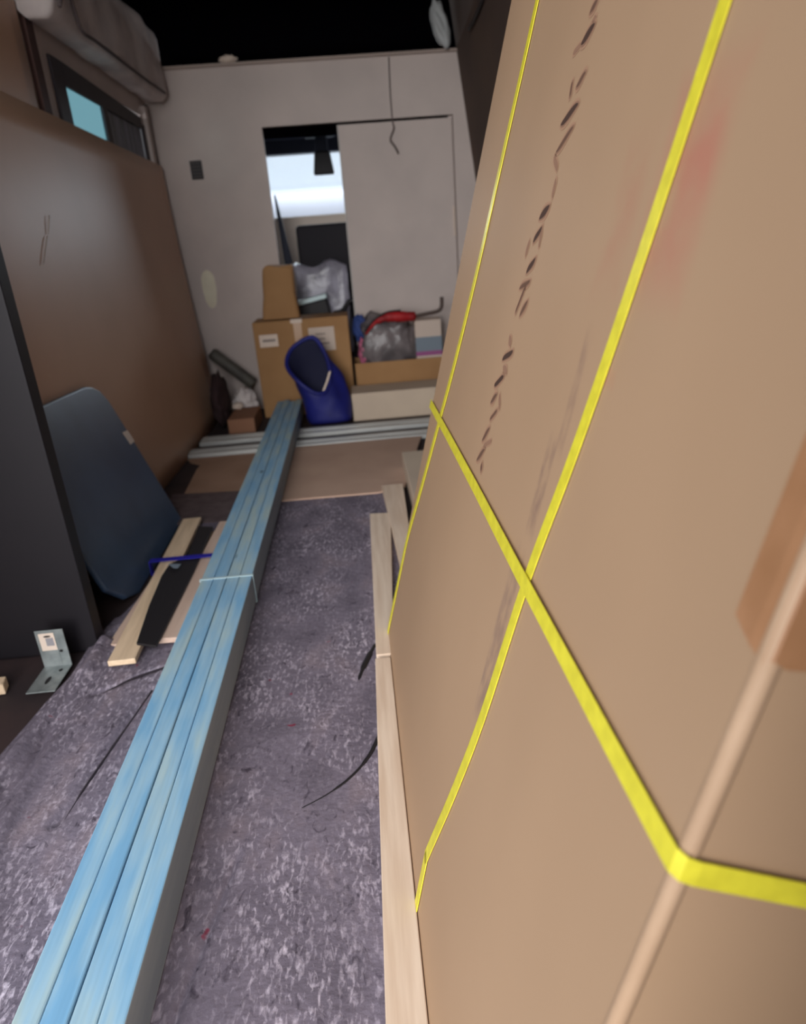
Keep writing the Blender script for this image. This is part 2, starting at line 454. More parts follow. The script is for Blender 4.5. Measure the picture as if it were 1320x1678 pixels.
tag(link_mesh('insulation_roll', bm, M['pad'], smooth=True), 'puffy off-white padding fixed high on the wall above the window', 'padding')
tube('hem_cord', [(-.966, 3.10, 1.90), (-.962, 3.22, 2.0), (-.966, 3.3, 1.88), (-.962, 3.5, 1.875), (-.964, 4.2, 1.885), (-.966, 4.66, 1.90)], .007,
     mat('hem', srgb(96, 84, 84), .8), bpy.data.objects['insulation_roll'], n=6)

struct(box('trim_8', -1.12, -1.09, 0.5, 4.79, 2.16, 2.415, M['black']))
# ------------------------------------------------------------------ small things on the bulkhead
v_ = empty('wall_vent', (-.883, 4.80, 1.507))
tag(v_, 'small dark square vent on the white bulkhead left of the doorway', 'vent')
box('backing', -.036, .036, -.010, 0, -.052, .052, M['blackmat'], v_, bevel=.003)
bm = bmesh.new()
for k in range(5): add_box(bm, -.028, .028, -.014, -.010, -.042 + k * .019, -.034 + k * .019)
link_mesh('louvre', bm, mat('vent_louvre', srgb(70, 60, 58), .6), v_)
bm = bmesh.new()
for k in range(12):
    a = 2 * math.pi * k / 12
    bm.verts.new((-.925 + .045 * math.cos(a) * (1 + .1 * math.sin(3 * a)), 4.797, .81 + .12 * abs(math.sin(a)) ** .7 * (1 if math.sin(a) > 0 else -1)))
bm.faces.new(bm.verts[:])
r_ = bmesh.ops.extrude_face_region(bm, geom=bm.faces[:])
for g in r_['geom']:
    if isinstance(g, bmesh.types.BMVert): g.co.y += .003
tag(link_mesh('tape_patch', bm, M['notice']), 'pale yellowish tape patch stuck low on the white bulkhead', 'tape')
wr = tube('hanging_wire', [(.344, 4.795, 2.035), (.338, 4.792, 1.85), (.340, 4.79, 1.70), (.345, 4.785, 1.66), (.318, 4.78, 1.60), (.342, 4.78, 1.56), (.362, 4.785, 1.52)],
          [.0045] * 25 + [.007] * 12, mat('wire_sheath', srgb(108, 96, 92), .6), n=6)
tag(wr, 'thin dark wire hanging with a frayed end in front of the sliding door', 'wire')
bm = bmesh.new(); bmesh.ops.create_icosphere(bm, subdivisions=3, radius=1)
for v in bm.verts:
    d = 1 + .25 * noise.noise(v.co * 2.2)
    v.co = Vector((v.co.x * .055 * d, v.co.y * .035 * d, v.co.z * .022 * d + .02))
for v in bm.verts: v.co += Vector((-.60, 4.80, 2.056))
tag(link_mesh('crumpled_paper', bm, M['paper'], smooth=True), 'small white crumpled paper lying on top of the bulkhead ledge', 'paper')
bm = bmesh.new(); bmesh.ops.create_icosphere(bm, subdivisions=4, radius=1)
for v in bm.verts:
    d = 1 + .28 * noise.noise(v.co * 1.8)
    v.co = Vector((.655 + v.co.x * .05 * d - .03 * v.co.z, 4.74 + v.co.y * .04 * d, 2.17 + v.co.z * .115 * d))
tag(link_mesh('plastic_bag', bm, mat('white_bag', srgb(176, 178, 178), .5, srgb(150, 152, 152), 9), smooth=True),
    'crumpled whitish plastic bag tucked in the upper right corner above the bulkhead', 'bag')

# cable on the right wall near the roof
tag(tube('wall_cable', [(.735, 4.25, 2.02), (.738, 4.05, 2.03), (.738, 3.80, 2.06), (.722, 3.6, 2.13), (.70, 3.4, 2.25)], .008, M['blackmat'], n=8),
    'short black cable on the dark right wall just under the roof', 'cable')

# ------------------------------------------------------------------ cab seen through the doorway
struct(box('floor_cab', -1.16, 1.06, 4.84, 6.9, -0.35, -0.30, M['blackmat']))
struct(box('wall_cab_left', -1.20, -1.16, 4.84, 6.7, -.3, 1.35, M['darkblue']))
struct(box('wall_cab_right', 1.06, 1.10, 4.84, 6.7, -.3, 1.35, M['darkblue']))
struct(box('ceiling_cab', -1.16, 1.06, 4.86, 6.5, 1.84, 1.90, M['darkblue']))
struct(box('trim_5', -0.455, 0.715, 4.845, 4.90, 1.66, 1.84, M['black']))
struct(box('trim_7', 0.69, 0.76, 4.842, 4.86, 0, 1.84, M['wall']))
wsn = struct(empty('window_2', (0, 0, 0)))
slab('windscreen', [(-1.1, 6.80, 1.36), (1.0, 6.80, 1.36), (1.0, 6.45, 1.86), (-1.1, 6.45, 1.86)], (0, 1, .4), .005, M['glass'], wsn)
box('header_rail', -1.16, 1.06, 6.36, 6.48, 1.735, 1.92, M['darkblue'], wsn, bevel=.01)
ds = empty('dashboard', (0, 0, 0)); tag(ds, 'pale lilac dashboard top under the bright windscreen', 'dashboard')
slab('dash_top', [(-1.1, 6.0, 1.24), (1.0, 6.0, 1.24), (1.0, 6.70, 1.47), (-1.1, 6.70, 1.47)], (0, 0, -1), .06, M['dash'], ds, bevel=.01)
box('dash_front', -1.1, 1.0, 5.96, 6.03, .55, 1.250, M['cream'], ds, bevel=.015)
cs = empty('cab_seat', (-.18, 5.5, 0)); tag(cs, 'black cab seat back seen through the doorway', 'seat')
cs.location = (0, 0, 0)
box('backrest', -.37, .25, 5.45, 5.60, .40, 1.17, M['seat'], cs, bevel=.03, seg=4)
box('cushion', -.37, .25, 5.6, 5.9, .30, .50, M['seat'], cs, bevel=.03, seg=4)
box('pedestal', -.37, .25, 5.46, 5.88, -.30, .42, M['seat'], cs)
ec = box('engine_cover', -.70, .62, 4.86, 5.43, -.30, .295, M['seat'], bevel=.01)
tag(ec, 'black cab cover behind the seat carrying the silver bag in the doorway', 'cover')
cp = empty('hanging_camera', (-.13, 5.9, 1.84)); tag(cp, 'dark device hanging from the cab roof against the windscreen', 'device')
box('mount', -.045, .045, -.02, .02, -.16, 0, M['darkblue'], cp, bevel=.01)
box('mount_base', -.12, .10, -.03, .03, -.06, 0, M['darkblue'], cp, bevel=.01)
bm = bmesh.new(); vs = add_box(bm, -.082, .080, -.05, .03, -.315, -.155)
for v in vs:
    if v.co.z > -.2: v.co.x *= .72
link_mesh('housing', bm, M['blackmat'], cp, bevel=.015, seg=3)
jp = slab('seat_belt_post', [(-.462, 5.1, 1.36), (-.452, 5.1, 1.36), (-.385, 5.1, .88), (-.445, 5.1, .85)], (0, 1, 0), .03, M['darkblue'], bevel=.004)
tag(jp, 'narrow dark post standing just inside the left edge of the doorway', 'post')
# silver bag and black case stacked inside the doorway
bm = bmesh.new(); bmesh.ops.create_cube(bm, size=1)
bmesh.ops.subdivide_edges(bm, edges=bm.edges[:], cuts=9, use_grid_fill=True)
for v in bm.verts:
    c = v.co.copy()
    r = noise.noise_vector(c * 3.1) * .035
    sh = .95 - .16 * (c.z + .5) ** 2 * 0
    v.co = Vector((-.205 + c.x * .36 * sh, 5.17 + c.y * .26, .605 + c.z * .59)) + r * .8
    if c.z > .4: v.co.z += .02 * math.sin(c.x * 9)
tag(link_mesh('silver_bag', bm, M['silver'], smooth=True), 'shiny silver grey bag standing in the doorway in front of the black seat', 'bag')
cc = empty('storage_case', (-.25, 4.95, .52)); tag(cc, 'black case with pale mint lid leaning on the silver bag in the doorway', 'case')
cc.rotation_euler = (0, math.radians(-10), 0)
box('body', -.13, .10, -.06, .06, -.20, .155, M['blackmat'], cc, bevel=.012)
box('lid', -.135, .105, -.07, .065, .155, .185, M['mint'], cc, bevel=.008)
cb = tube('black_hose', [(-.14, 4.93, .585), (-.08, 4.92, .60), (-.03, 4.91, .655), (.02, 4.91, .665)], .016, M['blackmat'])
tag(cb, 'short black hose end poking out at the doorway above the carton', 'hose')

# ------------------------------------------------------------------ big strapped carton on the right
A = math.radians(14.24)
Lv = Vector((math.sin(A), 0, math.cos(A))); Nv = Vector((math.cos(A), 0, -math.sin(A)))
big = empty('large_carton', (0.003, 0, 0.004), (0, A, 0))
tag(big, 'huge tall brown cardboard carton leaning on the right wall, bound with yellow straps', 'box')
Y0, Y1, TH, HT = .302, 1.64, .285, 1.86
slab('carton_body', [(0, Y0, 0), (0, Y0, HT), (TH, Y0, HT), (TH, Y0, TH * math.tan(A))], (0, 1, 0), Y1 - Y0, M['card'], big, bevel=.009, seg=4)
# packing tape patch wrapped round the near edge
bm = bmesh.new()
t_ = .0015
path = [(-t_, .338), (-t_, .318), (-t_ * .2, .3045), (.003, .302 - t_), (.012, .302 - t_), (.12, .302 - t_)]
prev = None
for k, (x, y) in enumerate(path):
    zz0 = .813 + (.012 if k == 0 else 0) + (.004 if k % 2 else 0); zz1 = .955 - (.02 if k == 0 else 0)
    c = (bm.verts.new((x, y, zz0)), bm.verts.new((x, y, zz1)))
    if prev: bm.faces.new((prev[0], c[0], c[1], prev[1]))
    prev = c
tp = link_mesh('packing_tape', bm, M['tape'], big)
md = tp.modifiers.new('t', 'SOLIDIFY'); md.thickness = .0012; md.offset = 1
tp['label'] = 'glossy brown tape patch on the near edge'
# worn lighter crease along the near corner
bm = bmesh.new()
add_tube(bm, smooth_path([(.0058, .3078, .02), (.0058, .3078, .62), (.0058, .3078, 1.2), (.0058, .3078, 1.84)], 4), .0072, 10)
cr = link_mesh('corner_crease', bm, mat('worn_kraft', srgb(186, 154, 126), .6, srgb(176, 144, 116), 12), big, smooth=True)
cr['label'] = 'paler worn corner edge'
# printed writing, strokes in face coordinates (y, s)
ST = [(0.967, 1.307, 0.993, 1.297, 1), (0.965, 1.288, 0.965, 1.282, 0), (0.954, 1.278, 1.001, 1.266, 2), (1.001, 1.266, 1.029, 1.264, 0), (0.945, 1.226, 0.976, 1.214, 1), (1.0, 1.227, 0.995, 1.206, 1), (0.945, 1.192, 1.01, 1.177, 2), (0.943, 1.167, 1.002, 1.143, 1), (1.005, 1.14, 0.976, 1.12, 0), (0.972, 1.109, 0.966, 1.087, 0), (0.969, 1.078, 1.01, 1.061, 2), (0.982, 1.052, 1.014, 1.031, 2), (0.982, 1.045, 0.976, 1.026, 0), (1.038, 1.034, 1.039, 1.013, 0), (0.979, 1.012, 1.013, 0.99, 2), (0.98, 0.982, 1.032, 0.968, 1), (0.998, 0.975, 1.024, 0.934, 1), (0.969, 0.957, 0.995, 0.932, 1), (1.026, 0.901, 1.009, 0.889, 0), (0.985, 0.885, 1.038, 0.864, 2), (1.022, 0.857, 0.994, 0.851, 0), (1.004, 0.845, 1.052, 0.822, 2), (1.021, 0.815, 1.051, 0.795, 1), (1.006, 0.818, 0.989, 0.799, 0), (0.998, 0.795, 1.031, 0.773, 1), (1.019, 0.763, 1.051, 0.733, 1), (0.993, 0.749, 1.032, 0.73, 0), (1.019, 0.729, 1.058, 0.698, 1), (1.019, 0.707, 1.012, 0.692, 1)]
for (ya, sa, yb, sb, wt) in ST:
    bm = bmesh.new()
    a = Vector((0, ya, sa)); b = Vector((0, yb, sb)); d = (b - a)
    ln = d.length; d.normalize(); p = Vector((0, -d.z, d.y))
    a -= d * .004; b += d * .004; ln += .008
    for lay, (sc_, mm_) in enumerate((((.0080, 0), (.0095, 0), (.0108, 0))[wt], ((.0048, 1), (.0060, 1), (.0074, 1))[wt], ((.0, 2), (.0034, 2), (.0050, 2))[wt])):
        if sc_ == 0: continue
        n_ = 18; vs = []
        for k in range(n_):
            th_ = 2 * math.pi * k / n_
            e = a + d * (ln / 2) + d * math.cos(th_) * (ln / 2 - lay * .003) + p * math.sin(th_) * sc_ * (1 + .25 * math.sin(2 * th_ + ya * 90))
            vs.append(bm.verts.new(e + Vector((-.0004 - .0003 * lay, 0, 0))))
        f = bm.faces.new(vs); f.material_index = mm_
    pt = link_mesh('printed_mark', bm, M['ink_halo'], big)
    pt.data.materials.append(M['ink_soft']); pt.data.materials.append(M['ink'] if wt == 2 else M['ink_mid'])
# yellow straps: parts of the carton binding, three separate bands
def face_ribbon(name, ys, width, off, label):
    """ys: list of (y, s) on the left face"""
    P = [Vector((0, y, s)) for y, s in ys]; pts, side, nr = [], [], []
    for i, p in enumerate(P):
        t = (P[min(i + 1, len(P) - 1)] - P[max(i - 1, 0)]).normalized()
        pts.append(p + Vector((-off, 0, 0))); side.append(Vector((1, 0, 0)).cross(t)); nr.append((-1, 0, 0))
    o = ribbon(name, pts, side, width, .0012, nr, M['strap'], big)
    return o
def dens(L, sub=5):
    return [(v.y, v.z) for v in smooth_path([Vector((0, a, b)) for a, b in L], sub)]
straps = []
s1 = face_ribbon('strap', dens([(.560, 1.84), (.585, 1.35), (.597, 1.205), (.623, .993), (.650, .83), (.687, .666), (.713, .461), (.750, .30), (.797, .14), (.799, .12), (.790, .05), (.786, .004)]), .021, .0016, '')
s1['label'] = 'yellow strap running up the near part of the carton'
s2 = face_ribbon('strap', dens([(1.33, 1.84), (1.346, 1.415), (1.372, 1.15), (1.391, .978), (1.43, .80), (1.474, .666), (1.54, .48), (1.60, .33), (1.61, .22), (1.618, .10), (1.622, .004)]), .024, .0016, '')
s2['label'] = 'yellow strap running up the far part of the carton'
# level strap wraps the face and the near end
pts = [(-.0036, 1.64, .664), (-.0036, 1.3, .666), (-.0038, 1.0, .667), (-.0048, .70, .667), (-.0036, .40, .668), (-.0034, .318, .669), (-.0030, .306, .669), (.0006, .2995, .669), (.010, .2985, .667), (.10, .2985, .654), (.28, .2985, .636)]
nr = [(-1, 0, 0)] * 6 + [(-1, -.6, 0), (-.6, -1, 0)] + [(0, -1, 0)] * 3
s3 = ribbon('strap', pts, [(0, 0, 1)] * len(pts), .019, .0012, nr, M['strap'], big)
s3['label'] = 'level yellow strap wrapping round the near corner of the carton'

# ------------------------------------------------------------------ battens under / beside the carton
def batten(name, pts, h, label, m, z0=.0, group=None):
    o = slab(name, [(x, y, z0) for x, y in pts], (0, 0, 1), h, m, bevel=.002)
    return tag(o, label, 'batten', group)
batten('pine_batten', [(-.055, .25), (.010, .25), (.010, 1.497), (-.029, 1.497)], .024, 'long pale pine batten on the felt along the foot of the huge carton', M['pine'], .0160)
batten('pine_batten', [(-.026, 1.515), (.020, 1.515), (.068, 2.50), (-.013, 2.51)], .022, 'pale pine batten lying behind the carton beside the long one', M['pine'], .0160)
batten('pine_batten', [(.072, 2.0), (.118, 2.0), (.140, 2.82), (.048, 2.82)], .026, 'short pale pine batten farthest back, right of the felt edge', M['pine'], .0160)
# low crate block carrying the far side of the carton
box_ = box('cardboard_offcut', .16, .40, 1.75, 3.1, .001, .10, M['card_pale'], bevel=.004)
tag(box_, 'pale cardboard offcut standing low behind the huge carton at the right', 'cardboard')

# ------------------------------------------------------------------ felt moving blanket
def crease(x, y, path, wdt, depth):
    best = 1e9
    for (x0, y0), (x1, y1) in zip(path, path[1:]):
        dx, dy = x1 - x0, y1 - y0
        t = max(0, min(1, ((x - x0) * dx + (y - y0) * dy) / (dx * dx + dy * dy)))
        best = min(best, math.hypot(x - x0 - t * dx, y - y0 - t * dy))
    return -depth * math.exp(-(best / wdt) ** 2)
cr_paths = [([(-.60, 1.50), (-.632, 1.277), (-.67, 1.08)], .012, .008),
            ([(-.586, 1.60), (-.66, 1.56), (-.74, 1.50)], .006, .010),
            ([(-.80, 1.56), (-.80, 1.35), (-.785, 1.15)], .008, .008),
            ([(-.30, .95), (-.335, .75), (-.36, .6)], .006, .006)]
bm = bmesh.new(); NXB, NYB = 150, 330
grid = []
for j in range(NYB + 1):
    y = .30 + (2.86 - .30) * j / NYB; row = []
    xl = -.875 + .03 * math.sin(y * 3.1) + (.07 if y > 1.6 else .07 * max(0, (y - 1.2) / .4)) + .012 * noise.noise(Vector((y * 6, 0, 0)))
    xr = -.006 + .11 * max(0, min(1, (y - 1.66) / .05))
    if y > 1.9: xl = max(xl, -.80 + .035 * min(1, (y - 1.9) / .15))
    for i in range(NXB + 1):
        u = i / NXB; x = xl + (xr - xl) * u
        z = .0115 + .0012 * noise.noise(Vector((x * 14, y * 10, 0)))
        if x < -.54:
            z += .012 * max(0, noise.noise(Vector((x * 9 - y * 2.2, y * 2.5, 4)))) * min(1, (-.54 - x) / .1)
            if y < 1.75:
                k = math.exp(-((x - xl - .045) / .02) ** 2); z += .028 * k; z += .014 * math.exp(-((x - xl - .115) / .016) ** 2) * (.6 + .4 * math.sin(y * 7))
        if -.37 < x < -.06: z += .003 * noise.noise(Vector((x * 6, y * 5, 9)))
        for pth, wd, dp in cr_paths: z += crease(x, y, pth, wd, dp)
        z = max(z, .003)
        row.append(bm.verts.new((x, y + .015 * noise.noise(Vector((x * 7, 5, 0))) * (1 if j == NYB else 0), z)))
    grid.append(row)
for a, b in zip(grid, grid[1:]):
    for i in range(NXB): bm.faces.new((a[i], a[i + 1], b[i + 1], b[i]))
bl = link_mesh('moving_blanket', bm, M['blanket'], smooth=True)
md = bl.modifiers.new('t', 'SOLIDIFY'); md.thickness = .003; md.offset = -1
fold_shade_m = mat('painted_fold_shade', srgb(44, 36, 44), .9)  # shadow of the blanket folds, laid on as thin dark tubes
tube('fold_shade', [(-.596, 1.50, .0085), (-.615, 1.38, .0085), (-.634, 1.277, .0085), (-.65, 1.17, .0095), (-.658, 1.09, .010)], [.0035] * 12 + [.0025] * 8 + [.001] * 5, fold_shade_m, bl, n=6)
tube('fold_shade', [(-.588, 1.60, .009), (-.65, 1.57, .009), (-.71, 1.52, .010), (-.75, 1.46, .012)], [.004] * 10 + [.002] * 9, fold_shade_m, bl, n=6)
tag(bl, 'flecked grey purple felt moving blanket spread over the van floor', 'blanket')

M['timber_side'] = mat('weathered_timber_side', srgb(158, 170, 178), .7, srgb(138, 152, 164), 3, stretch=(4, .6, 6))
tag(tube('black_line', [(-.022, 1.262, .014), (-.036, 1.223, .0135), (-.06, 1.165, .0135), (-.10, 1.11, .0135), (-.15, 1.07, .013), (-.215, 1.035, .012)],  # thin black tube, tapering along the blanket
         [.005] * 14 + [.0035] * 8 + [.0022] * 6 + [.001] * 3, M['blackmat'], n=6), 'thin black tapered line curling over the blanket from the long batten', 'string')
tag(tube('black_line', [(-.028, 1.60, .014), (-.052, 1.53, .0145), (-.068, 1.475, .014), (-.078, 1.425, .0125)],  # short black tube, thickest near its middle
         [.005] * 4 + [.008] * 6 + [.005] * 5 + [.0015] * 4, M['blackmat'], n=6), 'short black tapered line on the blanket where the two pine battens meet', 'string')
# ------------------------------------------------------------------ blue timber studs
tx0, tw, tl0, tl1 = -.534, .0388, .22, 4.36
tilt = math.atan2(.022, 3.4)
for i in range(4):
    bm = bmesh.new()
    vs = add_box(bm, 0, tw - .0016, 0, tl1 - tl0 + (.0, .02, -.015, .01)[i], 0, .088 + (.0, .0012, -.001, .0005)[i])
    o = link_mesh('timber_stud', bm, timber_mat(i), bevel=.0028, seg=2, loc=(tx0 + i * tw, tl0, .0135), rot=(tilt, 0, 0))
    if i == 3:
        o.data.materials.append(M['timber_side'])
        for p in o.data.polygons:
            if p.normal.x > .9: p.material_index = 1
    tag(o, ['blue treated timber stud at the left edge of the row on the blanket',
            'blue treated timber stud second from left in the row',
            'blue treated timber stud third from left in the row, beside the right edge one',
            'blue treated timber stud at the right edge of the row, facing the carton'][i], 'timber',
        'blue timber studs lying side by side')
bd = bmesh.new()
def bandpath(y, zb, zt, x0, x1, wid, th, bm):
    pr = [(x0, zb), (x0, zt), (x1, zt), (x1, zb)]
    cx, cz = (x0 + x1) / 2, (zb + zt) / 2
    ring = []
    for (x, z) in pr:
        dx = th if x > cx else -th; dz = th if z > cz else -th
        ring.append([bm.verts.new((x, y - wid / 2, z)), bm.verts.new((x, y + wid / 2, z)), bm.verts.new((x + dx, y + wid / 2, z + dz)), bm.verts.new((x + dx, y - wid / 2, z + dz))])
    for k in range(4):
        a, b = ring[k], ring[(k + 1) % 4]
        for i in range(4): bm.faces.new((a[i], a[(i + 1) % 4], b[(i + 1) % 4], b[i]))
yb = 1.90; zb_ = .0135 + (yb - tl0) * math.tan(tilt)
bandpath(yb, zb_ - .0005, zb_ + .0895, tx0 - .001, tx0 + 4 * tw, .010, .0015, bd)
tag(link_mesh('plastic_band', bd, M['clear']), 'thin pale plastic band tied round the blue timber studs', 'band')

# ------------------------------------------------------------------ galvanised studs across the floor
def channel(name, x0, x1, y0, y1, z0, h, label):
    bm = bmesh.new(); t = .003
    add_box(bm, x0, x1, y0, y1, z0 + h - t, z0 + h)
    add_box(bm, x0, x1, y0, y0 + t, z0, z0 + h - t); add_box(bm, x0, x1, y1 - t, y1, z0, z0 + h - t)
    add_box(bm, x0, x1, y0 + .35 * (y1 - y0), y0 + .42 * (y1 - y0), z0 + h, z0 + h + .003)
    add_box(bm, x0, x1, y0 + .62 * (y1 - y0), y0 + .69 * (y1 - y0), z0 + h, z0 + h + .003)
    return tag(link_mesh(name, bm, M['steel'], bevel=.001), label, 'metal stud', 'galvanised channels across the floor')
channel('metal_stud', -.962, .52, 3.64, 3.76, .004, .024, 'nearer of the two grey metal channels lying across the van floor')
channel('metal_stud', -.948, .52, 3.88, 4.02, .004, .024, 'farther of the two grey metal channels, right before the blue bag')

# ------------------------------------------------------------------ cardboard sheets on the floor
o = slab('cardboard_sheet', [(-.85, 2.985, .0), (-.545, 2.88, .0), (-.40, 2.87, .0), (-.40, 3.63, 0), (-.965, 3.63, 0), (-.935, 3.56, 0), (-.868, 3.50, 0), (-.872, 3.42, 0)], (0, 0, 1), .006, M['card_floor'])
o.location.z = .004
tag(o, 'flat brown cardboard sheet with a notched corner left of the blue timber', 'cardboard')
o = slab('cardboard_sheet', [(-.385, 2.80, .0), (.03, 2.79, 0), (.15, 2.84, 0), (.30, 3.63, 0), (-.385, 3.63, 0)], (0, 0, 1), .007, mat('pale_kraft_sheet', srgb(196, 164, 144), .8, srgb(186, 154, 134), 4))
o.location.z = .016
tag(o, 'flat pale cardboard sheet between the blue timber and the huge carton', 'cardboard')
o = slab('dark_mat', [(-.86, 2.64, 0), (-.50, 2.62, 0), (-.47, 2.97, 0), (-.90, 3.02, 0)], (0, 0, 1), .004, mat('brown_felt', srgb(96, 80, 80), .9, srgb(80, 64, 66), 20))
o.location.z = .0165
tag(o, 'brown grey felt scrap in front of the notched cardboard sheet', 'mat')

# ------------------------------------------------------------------ left side boards
def quad_board(name, c, thick, m, label, cat, n=16, bow=0.0):
    """c = four corners: bottom-near, bottom-far, top-far, top-near; gently warped sheet with thickness"""
    c = [Vector(p) for p in c]; bm = bmesh.new(); g = []
    for j in range(n + 1):
        v = j / n; row = []
        for i in range(n + 1):
            u = i / n
            p = (c[0] * (1 - u) + c[1] * u) * (1 - v) + (c[3] * (1 - u) + c[2] * u) * v
            p.x -= bow * v * (1 - v) * (.4 + u)
            row.append(bm.verts.new(p))
        g.append(row)
    for a, b in zip(g, g[1:]):
        for i in range(n): bm.faces.new((a[i], a[i + 1], b[i + 1], b[i]))
    o = link_mesh(name, bm, m, smooth=True)
    md = o.modifiers.new('t', 'SOLIDIFY'); md.thickness = thick; md.offset = -1
    md.use_even_offset = True
    return tag(o, label, cat)
quad_board('hardboard_sheet', [(-1.01, 1.90, .004), (-.955, 4.60, .004), (-1.088, 4.74, 1.535), (-1.088, 1.90, 1.572)], .012, M['hard'],
           'long smooth brown hardboard sheet leaning along the left wall', 'board', bow=.05)
quad_board('hardboard_sheet', [(-1.106, 1.80, .004), (-1.106, 3.0, .004), (-1.108, 3.05, 2.25), (-1.108, 1.80, 2.25)], .006, M['hard'],
           'taller brown hardboard sheet rising behind the long one at the left edge', 'board')
hb = bpy.data.objects['hardboard_sheet']
for pts in ([(-1.052, 2.767, 1.19), (-1.052, 2.72, 1.13)], [(-1.050, 2.70, 1.12), (-1.048, 2.66, 1.085), (-1.046, 2.60, 1.03)]):
    tube('scratch', pts, .0022, mat('scratch_mark', srgb(214, 196, 180), .5), hb, n=6)['label'] = 'thin pale scratch'
pn = box('charcoal_board', -1.10, -.805, 1.735, 1.79, .004, 1.55, M['darkpanel'], bevel=.004)
tag(pn, 'tall charcoal panel standing upright at the left edge of the photo', 'panel')
# slate sheet with round corner
sb, st_ = Vector((-.785, 0, .004)), Vector((-1.0, 0, .60)); Ls = (st_ - sb); Ln = Ls.length; Ls.normalize()
prof = [(2.08, .0), (2.712, .0), (2.715, Ln * .80), (2.712, Ln * .88), (2.69, Ln * .95), (2.645, Ln * .99), (2.59, Ln * 1.01), (2.40, Ln * 1.02), (1.92, Ln * 1.04), (1.92, .10), (1.99, .03)]
pp = [sb + Ls * s + Vector((0, y, 0)) for y, s in prof]
sl = empty('padded_sheet', (0, 0, 0)); tag(sl, 'dark slate sheet with a rounded corner leaning behind the charcoal panel', 'sheet')
slab('sheet_body', pp, Vector((0, 1, 0)).cross(Ls), -.022, M['slate'], sl, bevel=.008, seg=3)
ln_ = Vector((0, 1, 0)).cross(Ls).normalized()
def onsheet(y, s, off=.001): return sb + Ls * s + Vector((0, y, 0)) + ln_ * off
lb = slab('paper_label', [onsheet(2.655, .43), onsheet(2.71, .425), onsheet(2.712, .375), onsheet(2.66, .375)], ln_, .001, M['paper'], sl)
lb['label'] = 'small white paper label'

# ------------------------------------------------------------------ angle bracket on the floor
br = empty('angle_bracket', (-.888, 1.66, .012)); tag(br, 'galvanised steel angle bracket with a white sticker before the charcoal panel', 'bracket')
bm = bmesh.new()
def plate_holes(bm, w2, l, mx, holes):
    """plate in local xy (x across, y along 0..l) with slot shaped dark recesses"""
    add_box(bm, -w2, w2, 0, l, -.0015, .0015, mx)
Mx_up = Matrix.Translation((0, 0, 0)) @ Matrix.Rotation(math.radians(90), 4, 'X')
plate_holes(bm, .037, .112, Mx_up, 0)
Mx_ft = Matrix.Rotation(math.radians(180), 4, 'Z')
plate_holes(bm, .037, .12, Mx_ft, 0)
link_mesh('angle_plate', bm, M['zinc'], br, bevel=.001)
bm = bmesh.new()
add_box(bm, -.006, .014, -.0030, -.0018, .004, .085)
link_mesh('stiffening_rib', bm, M['zinc'], br, bevel=.0008)
for (x, z, rx, rz) in ((.020, .048, .005, .004), (-.006, .095, .010, .003)):
    bm = bmesh.new(); vs = [bm.verts.new((x + rx * math.cos(a * math.pi / 6), -.0036, z + rz * math.sin(a * math.pi / 6))) for a in range(12)]; bm.faces.new(vs)
    link_mesh('screw_slot', bm, M['blackmat'], br)
for (x, y, rx, ry) in ((.016, -.025, .005, .007), (.000, -.070, .006, .018)):
    bm = bmesh.new(); vs = [bm.verts.new((x + rx * math.cos(a * math.pi / 6), y + ry * math.sin(a * math.pi / 6), .0022)) for a in range(12)]; bm.faces.new(vs)
    link_mesh('screw_slot', bm, M['blackmat'], br)
stk = box('sticker', -.028, .012, -.0032, -.0018, .052, .104, M['paper'], br); stk['label'] = 'white sticker with grey print'
box('sticker_print', -.012, .008, -.0036, -.0033, .066, .090, mat('grey_print', srgb(150, 146, 150), .6), stk)
ww = slab('wood_block', [(-1.10, 1.55, .02), (-.985, 1.56, .02), (-.995, 1.60, .02), (-1.10, 1.60, .02)], (0, 0, 1), .03, M['slat'], bevel=.003)
ww.location.z = -.016
tag(ww, 'small tan wood block lying at the left edge before the charcoal panel', 'wood')

# ------------------------------------------------------------------ tied slats left of the blue timber
def slat(x0, y0, x1, y1, wd, z, h, m, label, name='wood_batten'):
    d = Vector((x1 - x0, y1 - y0, 0)); L_ = d.length; ang = math.atan2(-d.x, d.y)
    bm = bmesh.new(); add_box(bm, -wd / 2, wd / 2, 0, L_, 0, h)
    o = link_mesh(name, bm, m, bevel=.002, loc=(x0, y0, z), rot=(0, 0, ang))
    return tag(o, label, 'slat')
slat(-.695, 1.60, -.722, 2.62, .072, .031, .016, M['slat'], 'pale wood slat left of the black strip, tied by the blue band')
slat(-.745, 1.715, -.715, 2.50, .055, .014, .015, M['slat2'], 'short wood slat end under the pale left slat')
slat(-.600, 1.69, -.568, 2.55, .066, .031, .016, M['slat2'], 'pinkish wood slat between the black strip and the blue timber')
slat(-.612, 1.78, -.600, 2.50, .062, .014, .015, M['slat'], 'lower wood slat under the pinkish one by the timber')
bs = slab('black_strip', [(-.672, 1.665, .0), (-.612, 1.64, .0), (-.606, 2.10, .0), (-.612, 2.48, .0), (-.672, 2.50, .0), (-.655, 2.22, 0), (-.704, 2.17, 0), (-.708, 2.08, .0), (-.695, 1.88, 0)], (0, 0, 1), .008, M['blackmat'], bevel=.002)
bs.location.z = .048
tag(bs, 'flat black strip lying across the two tied slats', 'strip')
bs2 = bmesh.new()
bandpath(2.20, .012, .060, -.775, -.545, .028, .0016, bs2)
tag(link_mesh('blue_band', bs2, M['bluestrap']), 'bright blue band tied round the wood slats', 'band')
tg = slab('paper_tag', [(-.70, 2.15, .064), (-.655, 2.14, .064), (-.66, 2.11, .064), (-.675, 2.115, .064)], (0, 0, 1), .001, M['greyblue'])
